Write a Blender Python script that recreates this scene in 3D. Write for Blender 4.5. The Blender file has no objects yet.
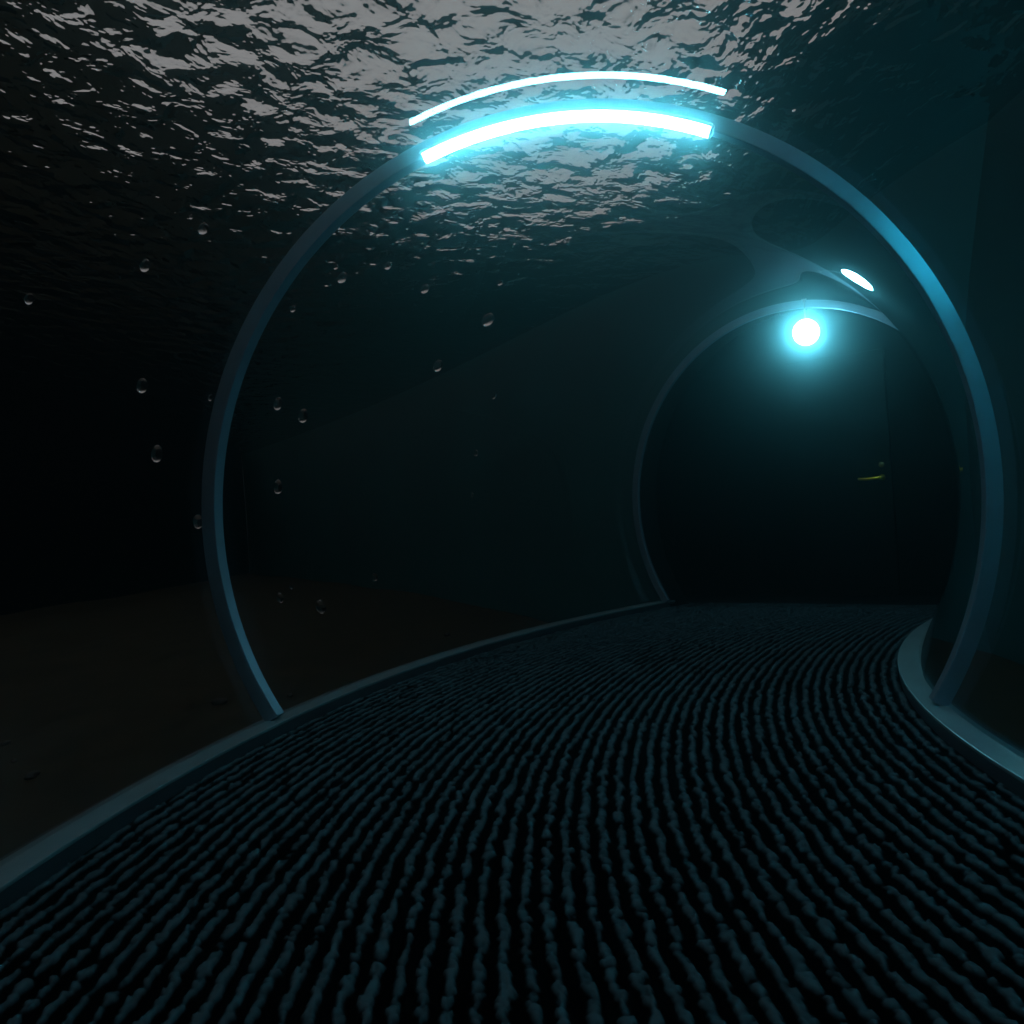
import bpy, bmesh, math, random
import numpy as np
from mathutils import Vector, Matrix
random.seed(7)
sc = bpy.context.scene
C = sc.collection
PI = math.pi

# ------------------------------------------------------------------ layout (metres)
CURB_TOP = 0.045
CAM_Z = CURB_TOP + 0.7498
CX, CY, RM = 8.5531, 2.0493, 8.5322          # the tunnel bends round this centre
T1, T2 = 2.9224, 2.408                       # bearings of the near and the far arch
T0 = 3.49                                    # the arch just behind the camera
TS = 3.80                                    # where the tunnel starts, behind the camera
R, Q = 1.5, 0.5433
ZC = CURB_TOP + Q * R                        # height of the tube's axis
HALF = math.sqrt(1 - Q * Q) * R - 0.015      # half width between the kerbs
SAND_Z = -0.90
WATER_Z = 4.1
F = 1000.0
PITCH, ROLL = 0.0118, -0.0651

# ------------------------------------------------------------------ helpers
def link(name, me, mats, parent=None, smooth=False):
    o = bpy.data.objects.new(name, me)
    C.objects.link(o)
    for m in (mats if isinstance(mats, (list, tuple)) else [mats]):
        me.materials.append(m)
    if smooth:
        me.polygons.foreach_set('use_smooth', [True] * len(me.polygons))
    if parent is not None:
        o.parent = parent
    return o

def mesh(name, verts, faces):
    me = bpy.data.meshes.new(name)
    me.from_pydata([tuple(v) for v in verts], [], faces)
    me.update()
    return me

def tag(o, label=None, cat=None, group=None, kind=None):
    if label: o['label'] = label
    if cat: o['category'] = cat
    if group: o['group'] = group
    if kind: o['kind'] = kind
    return o

def empty(name, loc=(0, 0, 0)):
    o = bpy.data.objects.new(name, None)
    o.empty_display_size = 0.1
    C.objects.link(o)
    o.location = loc
    return o

def pol(r, t, z=0.0):
    return Vector((CX + r * math.cos(t), CY + r * math.sin(t), z))

def sweep_arc(name, section, t0, t1, n, closed=True, caps=True):
    """section: list of (radius, z); swept round the bend from bearing t0 to t1"""
    v, f = [], []
    m = len(section)
    for i in range(n + 1):
        t = t0 + (t1 - t0) * i / n
        for (r, z) in section:
            v.append(pol(r, t, z))
    for i in range(n):
        for j in range(m if closed else m - 1):
            a = i * m + j
            b = i * m + (j + 1) % m
            f.append((a, b, b + m, a + m))
    if caps and closed:
        f.append(tuple(range(m))[::-1])
        f.append(tuple(range(n * m, n * m + m)))
    return mesh(name, v, f)

def fix_normals(me):
    bm = bmesh.new(); bm.from_mesh(me)
    bmesh.ops.recalc_face_normals(bm, faces=bm.faces)
    bm.to_mesh(me); bm.free()
    return me

def bevel(me, w, seg=2):
    bm = bmesh.new(); bm.from_mesh(me)
    bmesh.ops.recalc_face_normals(bm, faces=bm.faces)
    ed = [e for e in bm.edges if len(e.link_faces) == 2 and e.calc_face_angle(0) > 0.7]
    bmesh.ops.bevel(bm, geom=ed, offset=w, segments=seg, affect='EDGES', profile=0.6)
    bm.to_mesh(me); bm.free()
    return me

def frame(t):
    """(outward, forward) unit vectors at bearing t; forward runs along the tunnel away from the camera"""
    return Vector((math.cos(t), math.sin(t), 0)), Vector((math.sin(t), -math.cos(t), 0))

def ringpt(t, a, r, ahead=0.0):
    """a point in the arch plane at bearing t: angle a, distance r from the tube axis, moved ahead along the tunnel"""
    o, fwd = frame(t)
    return pol(RM, t, ZC) + o * (r * math.cos(a)) + Vector((0, 0, r * math.sin(a))) + fwd * ahead

def lathe(name, prof, axis_pt, ax, n=32):
    ax = Vector(ax).normalized()
    u = ax.orthogonal().normalized(); w = ax.cross(u)
    v, f = [], []
    m = len(prof)
    for i in range(n):
        a = 2 * PI * i / n
        for (r, h) in prof:
            v.append(Vector(axis_pt) + ax * h + (u * math.cos(a) + w * math.sin(a)) * r)
    for i in range(n):
        for j in range(m - 1):
            a = i * m + j; b = ((i + 1) % n) * m + j
            f.append((a, b, b + 1, a + 1))
    me = mesh(name, v, f)
    bm = bmesh.new(); bm.from_mesh(me)
    bmesh.ops.remove_doubles(bm, verts=bm.verts, dist=1e-5)
    bmesh.ops.recalc_face_normals(bm, faces=bm.faces)
    bm.to_mesh(me); bm.free()
    return me

# ------------------------------------------------------------------ materials
def new_mat(name):
    m = bpy.data.materials.new(name); m.use_nodes = True
    nt = m.node_tree
    for n in list(nt.nodes): nt.nodes.remove(n)
    out = nt.nodes.new('ShaderNodeOutputMaterial')
    return m, nt, out

def N(nt, kind, **kw):
    n = nt.nodes.new(kind)
    for k, v in kw.items():
        if k in n.inputs: n.inputs[k].default_value = v
        else: setattr(n, k, v)
    return n

def principled(name, col, rough=0.5, metal=0.0, noise=0.0, nscale=20, bump=0.0, spec=0.5):
    m, nt, out = new_mat(name)
    b = N(nt, 'ShaderNodeBsdfPrincipled', **{'Roughness': rough, 'Metallic': metal, 'Base Color': (*col, 1), 'Specular IOR Level': spec})
    nt.links.new(b.outputs[0], out.inputs[0])
    if noise or bump:
        tc = N(nt, 'ShaderNodeTexCoord')
        nz = N(nt, 'ShaderNodeTexNoise', **{'Scale': nscale, 'Detail': 5.0, 'Roughness': 0.6})
        nt.links.new(tc.outputs['Object'], nz.inputs['Vector'])
        if noise:
            r = N(nt, 'ShaderNodeMapRange', **{'From Min': 0.3, 'From Max': 0.7, 'To Min': 1 - noise, 'To Max': 1 + noise})
            nt.links.new(nz.outputs['Fac'], r.inputs['Value'])
            mx = N(nt, 'ShaderNodeVectorMath', operation='SCALE'); mx.inputs[0].default_value = col
            nt.links.new(r.outputs[0], mx.inputs['Scale'])
            nt.links.new(mx.outputs[0], b.inputs['Base Color'])
        if bump:
            bp = N(nt, 'ShaderNodeBump', **{'Strength': bump, 'Distance': 0.02})
            nt.links.new(nz.outputs['Fac'], bp.inputs['Height'])
            nt.links.new(bp.outputs[0], b.inputs['Normal'])
    return m

def emitter(name, col, strength):
    m, nt, out = new_mat(name)
    e = N(nt, 'ShaderNodeEmission', **{'Color': (*col, 1), 'Strength': strength})
    nt.links.new(e.outputs[0], out.inputs[0])
    return m

LAMP = (0.22, 0.82, 1.0)
M = {}
M['ring'] = principled('arch_paint', (0.21, 0.30, 0.38), 0.40, 0.8, 0.12, 9, 0.02)
M['kerb'] = principled('kerb_paint', (0.20, 0.30, 0.33), 0.34, 0.6, 0.12, 6, 0.05)
M['kerb_side'] = principled('kerb_skirt', (0.02, 0.024, 0.03), 0.35, 0.0, 0.2, 12)
M['base'] = principled('tunnel_base', (0.01, 0.01, 0.01), 0.8, 0.0, 0.3, 5)
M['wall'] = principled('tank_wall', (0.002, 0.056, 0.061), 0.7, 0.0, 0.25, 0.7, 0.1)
M['wall_dark'] = principled('tank_wall_shaded', (0.001, 0.002, 0.005), 0.8, 0.0, 0.25, 0.7, spec=0.1)  # darker copy of the wall, the unlit sides' shade put into the colour
M['black'] = principled('dark_room_shade', (0.002, 0.002, 0.002), 0.9, spec=0.05)  # near-black: the unlit room's darkness put into the colour
M['door'] = principled('black_door', (0.003, 0.003, 0.003), 0.6, spec=0.05)
M['brass'] = principled('brass', (0.80, 0.52, 0.04), 0.4, 1.0)
M['brass_dull'] = principled('brass_dull', (0.12, 0.10, 0.03), 0.6, 0.8)
M['sand'] = principled('sand', (0.023, 0.020, 0.012), 0.95, 0.0, 0.35, 2.5, 0.4, spec=0.1)
M['stone'] = principled('stone', (0.012, 0.012, 0.012), 0.8, 0.0, 0.3, 30, 0.5)
M['housing'] = principled('lamp_housing', (0.25, 0.27, 0.3), 0.35, 0.6)
M['strip'] = emitter('strip_light', LAMP, 56.0)
M['strip_back'] = emitter('strip_light_rear', LAMP, 16.0)
M['tank_lamp'] = emitter('underwater_light', (0.03, 0.75, 1.0), 85.0)
M['globe'] = emitter('globe_light', LAMP, 62.0)

def make_water_glass():
    # tube: air inside, water outside; face normals point inwards so the index is water's
    m, nt, out = new_mat('acrylic_tube')
    g = N(nt, 'ShaderNodeBsdfGlass', **{'IOR': 1.33, 'Roughness': 0.0, 'Color': (1, 1, 1, 1)})
    nt.links.new(g.outputs[0], out.inputs[0])
    return m
M['tube'] = make_water_glass()

def make_surface():
    m, nt, out = new_mat('water_surface')
    g = N(nt, 'ShaderNodeBsdfGlass', **{'IOR': 1.33, 'Roughness': 0.0, 'Color': (1, 1, 1, 1)})
    tc = N(nt, 'ShaderNodeTexCoord')
    n1 = N(nt, 'ShaderNodeTexNoise', **{'Scale': 3.9, 'Detail': 3.0, 'Roughness': 0.45, 'Distortion': 0.3})
    nt.links.new(tc.outputs['Object'], n1.inputs['Vector'])
    bp = N(nt, 'ShaderNodeBump', **{'Strength': 1.0, 'Distance': 0.078})
    nt.links.new(n1.outputs['Fac'], bp.inputs['Height'])
    nt.links.new(bp.outputs[0], g.inputs['Normal'])
    nt.links.new(g.outputs[0], out.inputs[0])
    return m
M['water'] = make_surface()

def make_bubble():
    m, nt, out = new_mat('air_in_water')
    g = N(nt, 'ShaderNodeBsdfGlass', **{'IOR': 1.30, 'Roughness': 0.0, 'Color': (0.95, 0.96, 0.97, 1)})
    nt.links.new(g.outputs[0], out.inputs[0])
    return m
M['bubble'] = make_bubble()

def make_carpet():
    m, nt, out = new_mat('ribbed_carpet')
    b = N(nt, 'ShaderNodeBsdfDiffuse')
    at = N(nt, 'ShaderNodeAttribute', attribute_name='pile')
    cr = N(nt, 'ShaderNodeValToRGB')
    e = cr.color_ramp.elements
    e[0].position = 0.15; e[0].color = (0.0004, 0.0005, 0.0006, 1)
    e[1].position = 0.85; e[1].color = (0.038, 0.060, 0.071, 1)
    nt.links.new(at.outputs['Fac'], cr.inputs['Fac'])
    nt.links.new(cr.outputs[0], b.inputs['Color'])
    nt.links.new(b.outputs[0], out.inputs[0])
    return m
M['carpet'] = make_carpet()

# ------------------------------------------------------------------ setting: floor (ribbed carpet, ribs run along the tunnel)
def noise2(u, v, seed):
    iu = np.floor(u).astype(np.int64); iv = np.floor(v).astype(np.int64)
    fu = u - iu; fv = v - iv
    fu = fu * fu * (3 - 2 * fu); fv = fv * fv * (3 - 2 * fv)
    def h(a, b):
        x = (a * 374761393 + b * 668265263 + seed * 974634777) & 0xffffffff
        x = ((x ^ (x >> 13)) * 1274126177) & 0xffffffff
        return ((x ^ (x >> 16)) & 0xffff) / 65535.0
    return (h(iu, iv) * (1 - fu) + h(iu + 1, iv) * fu) * (1 - fv) + (h(iu, iv + 1) * (1 - fu) + h(iu + 1, iv + 1) * fu) * fv

def build_floor():
    pitch = 0.047
    nr = int(2 * HALF / pitch * 11)
    ta, tb = TS - 0.01, T2 - 0.035
    nt_ = int((ta - tb) * RM / 0.0095)
    rr = np.linspace(RM - HALF, RM + HALF, nr)
    tt = np.linspace(ta, tb, nt_)
    Rg, Tg = np.meshgrid(rr, tt)
    s = Tg * RM
    q = (Rg - RM) / pitch
    q = q + 0.30 * (noise2(q * 0.8, s / 0.06, 3) - 0.5) + 0.16 * (noise2(q * 1.6, s / 0.02, 5) - 0.5)
    rib = 0.5 + 0.5 * np.cos(2 * PI * q)
    idx = np.round(q)
    clump = noise2(idx * 17.3, s / 0.034, 11)
    mid = noise2(q * 2.0, s / 0.016, 14)
    fine = noise2(q * 5.0, s / 0.009, 12)
    broad = noise2(idx * 5.1, s / 0.25, 19)
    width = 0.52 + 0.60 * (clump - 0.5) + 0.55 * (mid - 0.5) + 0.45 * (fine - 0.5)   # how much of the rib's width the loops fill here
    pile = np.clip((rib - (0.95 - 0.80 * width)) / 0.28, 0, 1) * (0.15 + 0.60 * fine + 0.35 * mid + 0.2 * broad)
    z = 0.012 * np.clip(pile, 0, 1.2) - 0.012
    co = np.stack([CX + Rg * np.cos(Tg), CY + Rg * np.sin(Tg), z], -1).reshape(-1, 3)
    me = bpy.data.meshes.new('floor')
    nv = nr * nt_
    me.vertices.add(nv)
    me.vertices.foreach_set('co', co.astype(np.float32).ravel())
    i = np.arange(nt_ - 1)[:, None] * nr + np.arange(nr - 1)[None, :]
    quads = np.stack([i, i + nr, i + nr + 1, i + 1], -1).reshape(-1, 4)
    nf = len(quads)
    me.loops.add(nf * 4); me.polygons.add(nf)
    me.polygons.foreach_set('loop_start', np.arange(nf, dtype=np.int32) * 4)
    me.loops.foreach_set('vertex_index', quads.astype(np.int32).ravel())
    me.update(calc_edges=True)
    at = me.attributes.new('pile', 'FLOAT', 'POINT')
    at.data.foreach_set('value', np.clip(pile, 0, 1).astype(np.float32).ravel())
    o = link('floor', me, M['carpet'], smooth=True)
    tag(o, kind='structure')
build_floor()

# walkway base carrying floor and kerbs, down to the sand
sec = [(RM - HALF - 0.2, SAND_Z - 0.1), (RM + HALF + 0.2, SAND_Z - 0.1), (RM + HALF + 0.2, 0.0), (RM + HALF + 0.02, -0.014),
       (RM - HALF - 0.02, -0.014), (RM - HALF - 0.2, 0.0)]
o = link('trim_1', fix_normals(sweep_arc('trim_1', sec, TS, T2 - 0.02, 160)), M['base'])
tag(o, kind='structure')
# kerbs: black skirt towards the carpet, pale cap on top
KW = 0.105
for k, sgn in ((2, 1), (4, -1)):
    e0 = RM + sgn * HALF
    sec = [(e0, -0.013), (e0 + sgn * (KW + 0.03), -0.013), (e0 + sgn * (KW + 0.03), CURB_TOP - 0.012), (e0, CURB_TOP - 0.012)]
    o = link('trim_%d' % k, fix_normals(sweep_arc('kerb_skirt', sec, TS, T2 - 0.01, 200)), M['kerb_side']); tag(o, kind='structure')
    sec = [(e0 - sgn * 0.004, CURB_TOP - 0.012), (e0 + sgn * KW, CURB_TOP - 0.012), (e0 + sgn * KW, CURB_TOP), (e0 - sgn * 0.004, CURB_TOP)]
    o = link('trim_%d' % (k + 1), bevel(sweep_arc('kerb_cap', sec, TS, T2 - 0.01, 200), 0.003), M['kerb']); tag(o, kind='structure')

# ------------------------------------------------------------------ acrylic tube
RT = R + 0.055
def build_tube():
    a0 = -math.asin((ZC - 0.0) / RT) ; a1 = PI - a0
    n, m = 260, 96
    v, f = [], []
    for i in range(n + 1):
        t = TS + (T2 - TS) * i / n
        for j in range(m + 1):
            a = a0 + (a1 - a0) * j / m
            v.append(ringpt(t, a, RT))
    for i in range(n):
        for j in range(m):
            a = i * (m + 1) + j
            f.append((a, a + 1, a + m + 2, a + m + 1))
    me = mesh('glass_tube', v, f)
    # make the normals point inwards
    p = me.polygons[len(me.polygons) // 2]
    t = TS + (T2 - TS) * 0.5
    c = sum((Vector(v[i]) for i in p.vertices), Vector()) / 4
    ang = math.atan2(c.y - CY, c.x - CX)
    axis = pol(RM, ang, ZC)
    if p.normal.dot(axis - c) < 0:
        me.flip_normals()
    return link('glass_tunnel_tube', me, M['tube'], smooth=True)
tube = build_tube()
tag(tube, 'clear curved glass tunnel tube roofing the carpeted walkway under water', 'tunnel tube')

# ------------------------------------------------------------------ arches
def arch(t, label, group=None, width=0.07, ri=R, ro=R + 0.07):
    a0 = -math.asin((ZC - CURB_TOP) / ((ri + ro) / 2)); a1 = PI - a0
    n = 140
    v, f = [], []
    for i in range(n + 1):
        a = a0 + (a1 - a0) * i / n
        for (r, w) in ((ri, -width / 2), (ro, -width / 2), (ro, width / 2), (ri, width / 2)):
            v.append(ringpt(t, a, r, w))
    for i in range(n):
        for j in range(4):
            a = i * 4 + j; b = i * 4 + (j + 1) % 4
            f.append((a, b, b + 4, a + 4))
    f.append((0, 1, 2, 3)); f.append((n * 4, n * 4 + 1, n * 4 + 2, n * 4 + 3))
    me = bevel(mesh('arch', v, f), 0.005)
    o = link('tunnel_arch', me, M['ring'])
    tag(o, label, 'arch', group)
    return o
arch(T1, 'large near grey ring arch spanning the walkway under the curved strip lamp')
arch(T2 + 0.006, 'smaller far ring arch framing the dark doorway at the tunnel end', width=0.035, ri=R - 0.06, ro=R)
arch(T0, 'ring arch over the walkway just behind the viewer')

# ------------------------------------------------------------------ lamps
def strip_lamp(t, a0, a1, r, ahead, label, mat):
    root = empty('strip_lamp', ringpt(t, (a0 + a1) / 2, R, ahead))
    inv = Matrix.Translation(-root.location)
    n, m, rad = 60, 16, 0.024
    def tube_me(nm, aa, ab, rc, rd, nn, flat=None):
        v, f = [], []
        for i in range(nn + 1):
            a = aa + (ab - aa) * i / nn
            k = rd
            for j in range(m):
                b = 2 * PI * j / m
                dr, dw = k * math.cos(b), k * math.sin(b)
                if flat: dr, dw = dr * flat[0], dw * flat[1]
                v.append(ringpt(t, a, rc + dr, ahead + dw))
        for i in range(nn):
            for j in range(m):
                a = i * m + j; b = i * m + (j + 1) % m
                f.append((a, b, b + m, a + m))
        f.append(tuple(range(m))); f.append(tuple(range(nn * m, nn * m + m)))
        me = fix_normals(mesh(nm, v, f)); me.transform(inv)
        return me
    link('light_tube', tube_me('light_tube', a0, a1, r, rad, n), mat, root, True)
    d = 0.008 / r
    for s, aa in ((-1, a0), (1, a1)):
        link('end_cap', tube_me('end_cap', aa, aa + s * d, r, rad * 1.05, 2), M['housing'], root, True)
    # metal channel over the upper side of the tube
    v, f = [], []
    nn, mm_ = 60, 12
    for i in range(nn + 1):
        a = a0 + (a1 - a0) * i / nn
        sec = [(rad * k * math.sin(b), rad * k * math.cos(b)) for k, bs in ((1.04, range(mm_ + 1)), (1.22, range(mm_, -1, -1))) for b in [PI * (0.12 + 0.76 * q / mm_) for q in bs]]
        for (dr, dw) in sec: v.append(ringpt(t, a, r + dr, ahead + dw))
    k = len(sec)
    for i in range(nn):
        for j in range(k):
            a = i * k + j; b = i * k + (j + 1) % k
            f.append((a, b, b + k, a + k))
    f.append(tuple(range(k))); f.append(tuple(range(nn * k, nn * k + k)))
    me = fix_normals(mesh('channel', v, f)); me.transform(inv)
    link('channel', me, M['housing'], root)
    for q in (0.12, 0.5, 0.88):
        aa = a0 + (a1 - a0) * q
        v0 = ringpt(t, aa, r + rad * 1.15, ahead); v1 = ringpt(t, aa, r + rad * 1.15, -0.034)
        me = lathe('bracket', [(0, 0), (0.009, 0), (0.009, (v1 - v0).length), (0, (v1 - v0).length)], v0, v1 - v0, 12)
        me.transform(inv)
        link('bracket', me, M['housing'], root)
    tag(root, label, 'lamp')
    return root
RL = R - 0.015
strip_lamp(T1, math.radians(71.2), math.radians(115.2), RL, -0.062,
           'curved glowing white-cyan strip lamp under the top of the near arch', M['strip'])
strip_lamp(T0, math.radians(68), math.radians(112), RL, -0.062,
           'curved strip lamp under the arch behind the viewer', M['strip_back'])

def globe_lamp(p, rad, top):
    root = empty('globe_lamp', p)
    inv = Matrix.Translation(-Vector(p))
    prof = [(rad * math.sin(PI * i / 24), -rad * math.cos(PI * i / 24)) for i in range(25)]
    me = lathe('bulb', prof, p, (0, 0, 1), 40); me.transform(inv)
    link('bulb', me, M['globe'], root, True)
    h = top - p[2]
    me = lathe('stem', [(0, rad * 0.9), (0.006, rad * 0.9), (0.006, h), (0.02, h), (0.02, h + 0.008), (0, h + 0.012)], p, (0, 0, 1), 20)
    me.transform(inv)
    link('stem', me, M['housing'], root)
    tag(root, 'small round glowing white-cyan globe lamp hanging inside the far arch', 'lamp')
GA = math.radians(102.5)
gp = ringpt(T2, GA, R - 0.257, -0.22)
globe_lamp(gp, 0.095, ZC + 1.5 * math.sin(GA) - 0.01)

# underwater lamp on a bracket from the right-hand tank wall
def tank_lamp(p, wx):
    root = empty('underwater_lamp', p)
    inv = Matrix.Translation(-Vector(p))
    prof = [(0.15 * math.sin(PI * i / 24), -0.15 * math.cos(PI * i / 24)) for i in range(25)]
    me = lathe('bulb', prof, p, (0, 0, 1), 40); me.transform(inv)
    link('bulb', me, M['tank_lamp'], root, True)
    L = wx - p[0]
    me = lathe('bracket', [(0, 0.145), (0.05, 0.145), (0.05, 0.2), (0.018, 0.21), (0.018, L - 0.02), (0.09, L - 0.02), (0.09, L), (0, L)], p, (1, 0, 0), 24); me.transform(inv)
    link('bracket', me, M['housing'], root)
    tag(root, 'round underwater lamp on a bracket of the right-hand tank wall', 'lamp')
tank_lamp((2.7, 1.4, 2.9), 4.30)

# ------------------------------------------------------------------ tank: sand, end wall with the round opening, side walls
RIN, ROUT = 3.1, 20.0
def portal_wall(name, t, side, hole=RT, mat='wall'):
    """tank wall in the radial plane at bearing t with the round tunnel opening; side = +1 lies ahead, -1 behind"""
    o_, fwd = frame(t)
    cen = pol(RM, t, ZC)
    n = 96
    x0, x1, z0, z1 = -RIN - 0.2, ROUT + 0.2, SAND_Z - 0.2, 4.9
    th = 0.3 * side
    def onrect(a):
        c, s = math.cos(a), math.sin(a)
        k = min([(x1 if c > 0 else x0) / c if abs(c) > 1e-6 else 1e9, ((z1 - ZC) if s > 0 else (z0 - ZC)) / s if abs(s) > 1e-6 else 1e9])
        return (k * c, k * s)
    angs = sorted([2 * PI * i / n for i in range(n)] + [math.atan2(z - ZC, x) % (2 * PI) for x in (x0, x1) for z in (z0, z1)])
    v, f = [], []
    m = len(angs)
    for ah in (0.0, th):
        for a in angs:
            v.append(cen + o_ * (hole * math.cos(a)) + Vector((0, 0, hole * math.sin(a))) + fwd * ah)
        for a in angs:
            x, z = onrect(a)
            v.append(cen + o_ * x + Vector((0, 0, z)) + fwd * ah)
    for i in range(m):
        j = (i + 1) % m
        f.append((i, j, m + j, m + i))
        f.append((2 * m + i, 3 * m + i, 3 * m + j, 2 * m + j))
        f.append((i, 2 * m + i, 2 * m + j, j))
        f.append((m + i, m + j, 3 * m + j, 3 * m + i))
    o = link(name, fix_normals(mesh(name, v, f)), M[mat])
    o.data.materials.append(M['black'])            # reveal of the round opening, its shade put in as black colour
    for p in o.data.polygons:
        d = p.center - cen
        if (d - fwd * d.dot(fwd)).length < hole + 0.01 and abs(p.normal.dot(fwd)) < 0.3: p.material_index = 1
    tag(o, kind='structure')
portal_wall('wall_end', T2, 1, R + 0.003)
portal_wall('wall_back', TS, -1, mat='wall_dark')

def box_me(name, c, ax, ay, az):
    """box centred at c with half-extent vectors"""
    c = Vector(c)
    v = [c + ax * i + ay * j + az * k for i in (-1, 1) for j in (-1, 1) for k in (-1, 1)]
    f = [(0, 1, 3, 2), (4, 6, 7, 5), (0, 4, 5, 1), (2, 3, 7, 6), (0, 2, 6, 4), (1, 5, 7, 3)]
    return fix_normals(mesh(name, v, f))

def wall_between(name, a, b, z0, z1, th=0.2, mat='wall'):
    a = Vector((a[0], a[1], 0)); b = Vector((b[0], b[1], 0))
    d = (b - a); nrm = Vector((-d.y, d.x, 0)).normalized()
    o = link(name, box_me(name, (a + b) / 2 + Vector((0, 0, (z0 + z1) / 2)), d / 2, nrm * th / 2, Vector((0, 0, (z1 - z0) / 2))), M[mat])
    tag(o, kind='structure')
o2, f2 = frame(T2)
cen2 = pol(RM, T2)
A_in, A_out = pol(RM - RIN, T2), pol(RM + ROUT, T2)
B_in, B_out = pol(RM - RIN, TS), pol(RM + ROUT, TS)
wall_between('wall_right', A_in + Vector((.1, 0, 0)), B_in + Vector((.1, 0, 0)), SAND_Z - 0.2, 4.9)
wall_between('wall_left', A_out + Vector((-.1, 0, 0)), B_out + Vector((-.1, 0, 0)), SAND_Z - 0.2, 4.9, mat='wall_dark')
# black box closing the tunnel behind the viewer
oS, fS = frame(TS)
cS = pol(RM, TS)
o = link('wall_tunnel_back', box_me('wtb', cS - fS * 0.4 + Vector((0, 0, 1.0)), oS * 1.8, fS * 0.05, Vector((0, 0, 1.75))), M['black'])
tag(o, kind='structure')

# sand bed
def sand():
    n = 150
    L = 27.0
    v, f = [], []
    cx0, cy0 = 0.0, 2.0
    for i in range(n + 1):
        for j in range(n + 1):
            x = cx0 - L + 2 * L * i / n; y = cy0 - L + 2 * L * j / n
            z = SAND_Z + 0.05 * math.sin(x * 1.3 + 0.6 * math.sin(y)) * math.cos(y * 0.9) + 0.02 * math.sin(3.1 * x + 2.3 * y)
            v.append((x, y, z))
    for i in range(n):
        for j in range(n):
            a = i * (n + 1) + j
            f.append((a, a + n + 1, a + n + 2, a + 1))
    o = link('sand_bed', mesh('sand', v, f), M['sand'], smooth=True)
    tag(o, 'dim brown sandy bottom of the tank beside the walkway', 'sand', kind='structure')
sand()

# water surface
v = [Vector((p.x, p.y, WATER_Z)) for p in (A_in, A_out, B_out, B_in)]
me = mesh('water_surface', v, [(0, 1, 2, 3)])
if me.polygons[0].normal.z < 0: me.flip_normals()
o = link('water_surface', me, M['water'])
tag(o, 'rippled water surface seen from below with grey light through it', 'water', kind='structure')

# ------------------------------------------------------------------ dark room beyond the far arch
c = cen2 + f2 * 1.6 + Vector((0, 0, 1.1))
room = [(-1, o2 * 1.9), (1, o2 * 1.9)]
DR = 0.95          # door distance behind the arch plane
def slab(name, c, ax, ay, az, mat):
    o = link(name, box_me(name, c, ax, ay, az), M[mat]); tag(o, kind='structure'); return o
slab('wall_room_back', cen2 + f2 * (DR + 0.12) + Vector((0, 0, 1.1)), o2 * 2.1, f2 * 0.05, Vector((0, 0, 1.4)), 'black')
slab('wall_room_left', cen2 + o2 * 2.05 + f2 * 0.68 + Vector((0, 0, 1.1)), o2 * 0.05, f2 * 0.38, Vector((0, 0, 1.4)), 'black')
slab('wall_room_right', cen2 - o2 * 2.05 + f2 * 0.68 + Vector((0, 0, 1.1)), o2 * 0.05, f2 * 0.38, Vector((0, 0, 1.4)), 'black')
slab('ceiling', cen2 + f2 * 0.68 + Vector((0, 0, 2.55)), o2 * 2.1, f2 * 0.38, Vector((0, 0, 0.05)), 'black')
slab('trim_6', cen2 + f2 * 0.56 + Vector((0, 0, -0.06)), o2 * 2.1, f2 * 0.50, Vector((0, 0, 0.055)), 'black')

# door with brass lever and lock
def at_door(x, z, back=0.0):
    return cen2 + o2 * x + f2 * (DR - back) + Vector((0, 0, z))
HX, HZ = -0.30, 0.98
door = empty('door_1', at_door(HX + 0.36, 0))
tag(door, kind='structure')
inv = Matrix.Translation(-door.location)
me = bevel(box_me('door_leaf', at_door(HX + 0.36, 1.02, -0.03), o2 * 0.43, f2 * 0.022, Vector((0, 0, 1.02))), 0.004); me.transform(inv)
leaf = link('door_leaf', me, M['door'], door)
leaf.parent = door
def lever():
    p = at_door(HX, HZ, 0.0)
    me = lathe('rose', [(0, 0.0), (0.026, 0.0), (0.026, 0.008), (0.012, 0.012), (0.010, 0.045), (0, 0.045)], p, -f2, 24)
    bm = bmesh.new(); bm.from_mesh(me)
    n, m = 14, 12
    rings = []
    for i in range(n + 1):
        q = i / n
        c = p - f2 * (0.042 + 0.01 * math.sin(q * PI)) + o2 * (0.19 * q) + Vector((0, 0, -0.006 * math.sin(q * PI)))
        w = 0.0135 - 0.002 * q
        rings.append([bm.verts.new(c + (-f2) * (w * 0.7 * math.cos(2 * PI * j / m)) + Vector((0, 0, w * math.sin(2 * PI * j / m)))) for j in range(m)])
    for i in range(n):
        for j in range(m):
            bm.faces.new((rings[i][j], rings[i][(j + 1) % m], rings[i + 1][(j + 1) % m], rings[i + 1][j]))
    bm.faces.new(rings[0][::-1]); bm.faces.new(rings[-1])
    bmesh.ops.recalc_face_normals(bm, faces=bm.faces)
    bm.to_mesh(me); bm.free(); me.transform(inv)
    link('door_handle', me, M['brass'], door, True)
    me = lathe('lock', [(0, 0), (0.024, 0), (0.024, 0.006), (0.012, 0.010), (0.012, 0.016), (0, 0.016)], at_door(HX, HZ + 0.105), -f2, 24)
    me.transform(inv)
    link('door_lock', me, M['brass_dull'], door)
lever()

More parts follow.
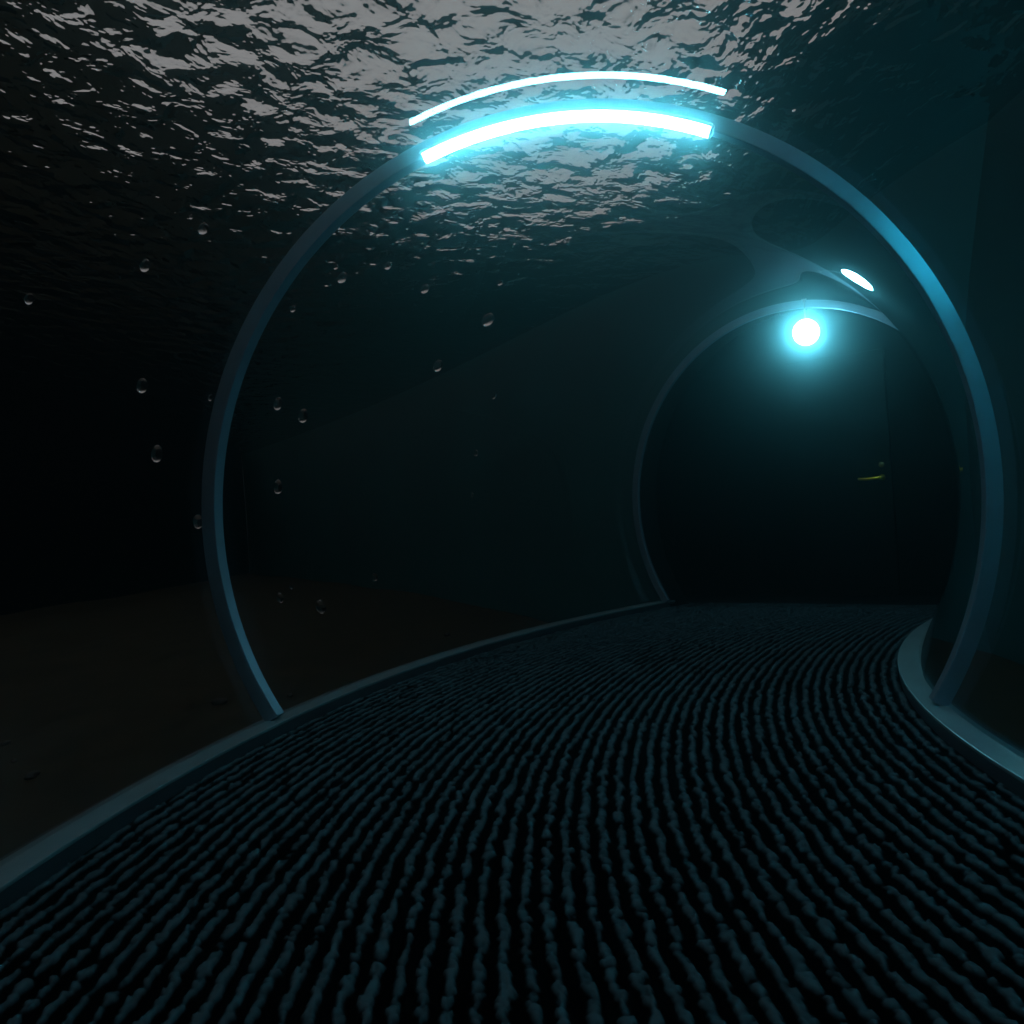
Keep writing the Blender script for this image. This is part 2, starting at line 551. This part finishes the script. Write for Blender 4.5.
# ------------------------------------------------------------------ air bubbles rising in the water left of the tunnel
def bubble_mesh():
    bm = bmesh.new()
    bmesh.ops.create_uvsphere(bm, u_segments=32, v_segments=20, radius=1.0)
    for v in bm.verts:
        v.co.z *= 1.10 if v.co.z < 0 else 1.2      # drawn out upright
    me = bpy.data.meshes.new('air_bubble'); bm.to_mesh(me); bm.free()
    me.materials.append(M['bubble'])
    me.polygons.foreach_set('use_smooth', [True] * len(me.polygons))
    return me
BM = bubble_mesh()
BUB = [
 (-1.603, 3.145, 1.662, 0.0160, 'small bubble nearest the left edge of the photo, alone in dark water'),
 (-1.441, 3.696, 1.935, 0.0218, 'air bubble with a bright underside, second from the left of the upper bubbles'),
 (-1.404, 4.092, 2.279, 0.0238, 'bright air bubble just under the ripples, left of the near arch'),
 (-1.723, 4.145, 1.546, 0.0278, 'round air bubble left of the near arch, at mid height of the tank'),
 (-1.595, 4.148, 1.206, 0.0296, 'upright oval air bubble left of the near arch, lowest of that scattered chain'),
 (-1.550, 4.602, 1.536, 0.0129, 'tiny bright bubble touching the left limb of the near arch'),
 (-1.678, 4.657, 0.902, 0.0283, 'very faint air bubble against the outer edge of the near arch'),
 (-1.292, 5.063, 1.535, 0.0280, 'faint air bubble inside the arch, left one of a close pair at mid height'),
 (-1.380, 5.593, 1.565, 0.0357, 'ring-like air bubble inside the arch, right one of a close pair at mid height'),
 (-1.348, 5.197, 1.082, 0.0310, 'oval air bubble alone below the mid-height pair inside the arch'),
 (-0.928, 5.054, 2.247, 0.0283, 'bright air bubble inside the arch, below a tiny one under the ripples'),
 (-0.960, 4.990, 2.310, 0.0140, 'tiny faint bubble inside the arch, just above a bright larger one'),
 (-0.710, 5.304, 2.383, 0.0222, 'bright flattened air bubble at the lower fringe of the lit ripples'),
 (-0.583, 5.848, 2.402, 0.0295, 'bright air bubble at the upper left end of the wall top line'),
 (-0.258, 6.754, 2.403, 0.0490, 'tall bright air bubble in front of the teal end wall, showing two glints'),
 (-0.687, 6.795, 2.086, 0.0397, 'slanting dim air bubble below and left of the tall two-glint bubble'),
 (-1.141, 4.838, 2.017, 0.0158, 'tiny dim bubble alone beside the inner edge of the arch, upper left'),
 (-0.121, 6.381, 2.580, 0.0205, 'tiny bubble above the tall two-glint bubble, near the ripples'),
 (-1.370, 5.717, 0.320, 0.0363, 'largest of the low bubbles just above the sand inside the arch'),
 (-1.401, 5.176, 0.449, 0.0237, 'faint low bubble inside the arch, leftmost of those over the sand'),
 (-1.285, 5.174, 0.524, 0.0142, 'tiny low bubble inside the arch, between and above two larger ones over the sand'),
 (-1.211, 6.504, 0.443, 0.0232, 'faint small bubble low inside the arch, rightmost of those over the sand'),
 (-0.398, 7.372, 1.382, 0.0200, 'dark barely visible bubble on the end wall, middle one of three'),
 (-0.227, 7.296, 1.831, 0.0200, 'dark barely visible bubble on the end wall, topmost of three'),
 (-0.569, 7.709, 1.063, 0.0180, 'dark barely visible bubble on the end wall, lowest of three'),
 (-1.356, 3.891, 2.238, 0.0095, 'tiniest bubble, just above and left of the bright bubble under the ripples'),
]
for k, (x, y, z, r, lab) in enumerate(BUB):
    o = bpy.data.objects.new('air_bubble', BM); C.objects.link(o)
    o.location = (x, y, z); o.scale = (r * 1.15, r * 1.15, r * 1.15)
    tag(o, lab, 'bubble', 'air bubbles in the water left of the tunnel')

# dark stones lying on the sand
def stone(x, y, r, lab, seed):
    rnd = random.Random(seed)
    bm = bmesh.new()
    bmesh.ops.create_icosphere(bm, subdivisions=3, radius=1.0)
    ph = [rnd.uniform(0, 6) for _ in range(6)]
    for v in bm.verts:
        c = v.co.copy()
        k = 1 + 0.16 * math.sin(2.1 * c.x + ph[0]) * math.cos(2.7 * c.y + ph[1]) + 0.10 * math.sin(4.3 * c.z + 3 * c.x + ph[2])
        v.co = Vector((c.x * 1.25 * k, c.y * 0.95 * k, c.z * 0.7 * k)) * r
    me = bpy.data.meshes.new('stone'); bm.to_mesh(me); bm.free()
    o = link('stone', me, M['stone'], smooth=True)
    z = SAND_Z + 0.05 * math.sin(x * 1.3 + 0.6 * math.sin(y)) * math.cos(y * 0.9) + 0.02 * math.sin(3.1 * x + 2.3 * y)
    o.location = (x, y, z + 0.35 * r); o.rotation_euler = (0, 0, ph[3])
    tag(o, lab, 'stone', 'dark stones on the tank sand')
for k, a in enumerate([
    (-3.222, 6.751, 0.056, 'largest dark stone on the sand, beside the foot of the near arch'),
    (-4.578, 5.855, 0.036, 'dark stone on the sand at the left edge of the photo, upper of three there'),
    (-3.693, 5.161, 0.040, 'dark stone on the sand near the left edge, lowest of three there'),
    (-2.638, 7.021, 0.030, 'small dark stone on the sand just inside the foot of the near arch'),
    (-1.890, 9.649, 0.045, 'dark stone far off on the sand below the teal end wall'),
    (-4.120, 5.460, 0.022, 'smallest dark stone on the sand, middle of three at the left edge')]):
    stone(*a, 31 + k)

# ------------------------------------------------------------------ scattering volume in the tunnel, added to imitate camera bloom round the lamps
def glow_haze():
    m, nt, out = new_mat('glow_haze')
    s = N(nt, 'ShaderNodeVolumeScatter', **{'Color': (0.48, 0.92, 1.0, 1), 'Density': 0.053, 'Anisotropy': 0.98})
    nt.links.new(s.outputs[0], out.inputs['Volume'])
    n, k = 120, 48
    vv, ff = [], []
    a0 = -math.asin((ZC - 0.03) / RT) + 0.015
    for i in range(n + 1):
        t = TS - 0.02 + (T2 + 0.004 - TS + 0.02) * i / n
        for j in range(k):
            a = a0 + (PI - 2 * a0) * j / (k - 1)
            vv.append(ringpt(t, a, RT - 0.012))
    for i in range(n):
        for j in range(k):
            a = i * k + j; b = i * k + (j + 1) % k
            ff.append((a, b, b + k, a + k))
    ff.append(tuple(range(k))); ff.append(tuple(range(n * k, n * k + k)))
    o = link('glow_haze', fix_normals(mesh('glow_haze', vv, ff)), m)
    tag(o, 'thin scattering volume added to the tunnel air for the glow around the lamps', 'glow_haze', kind='stuff')
    return o
glow_haze()

# ------------------------------------------------------------------ world, camera, view
w = bpy.data.worlds.new('hall_above_the_tank'); sc.world = w; w.use_nodes = True
bg = w.node_tree.nodes['Background']
bg.inputs[0].default_value = (0.93, 0.98, 1.0, 1); bg.inputs[1].default_value = 0.25

cam = bpy.data.cameras.new('camera'); co = bpy.data.objects.new('camera', cam); C.objects.link(co)
cam.sensor_width = 36.0; cam.lens = 36.0 * F / 1024; cam.clip_start = 0.02; cam.clip_end = 200
fw = Vector((0, math.cos(PITCH), math.sin(PITCH))); rt = Vector((1, 0, 0)); up = rt.cross(fw)
cr, sr = math.cos(ROLL), math.sin(ROLL)
r2 = rt * cr + up * sr
u2 = up * cr - rt * sr
mm = Matrix((r2, u2, -fw)).transposed().to_4x4()
mm.translation = Vector((0, 0, CAM_Z))
co.matrix_world = mm
sc.camera = co
vs = sc.view_settings
vs.view_transform = 'Standard'; vs.look = 'None'; vs.exposure = 0; vs.gamma = 1; vs.use_curve_mapping = False
cy = sc.cycles
cy.use_denoising = True
cy.max_bounces = 14; cy.transmission_bounces = 12; cy.transparent_max_bounces = 12; cy.glossy_bounces = 6
cy.diffuse_bounces = 3; cy.volume_bounces = 1
cy.sample_clamp_indirect = 6.0
cy.caustics_reflective = True; cy.caustics_refractive = True
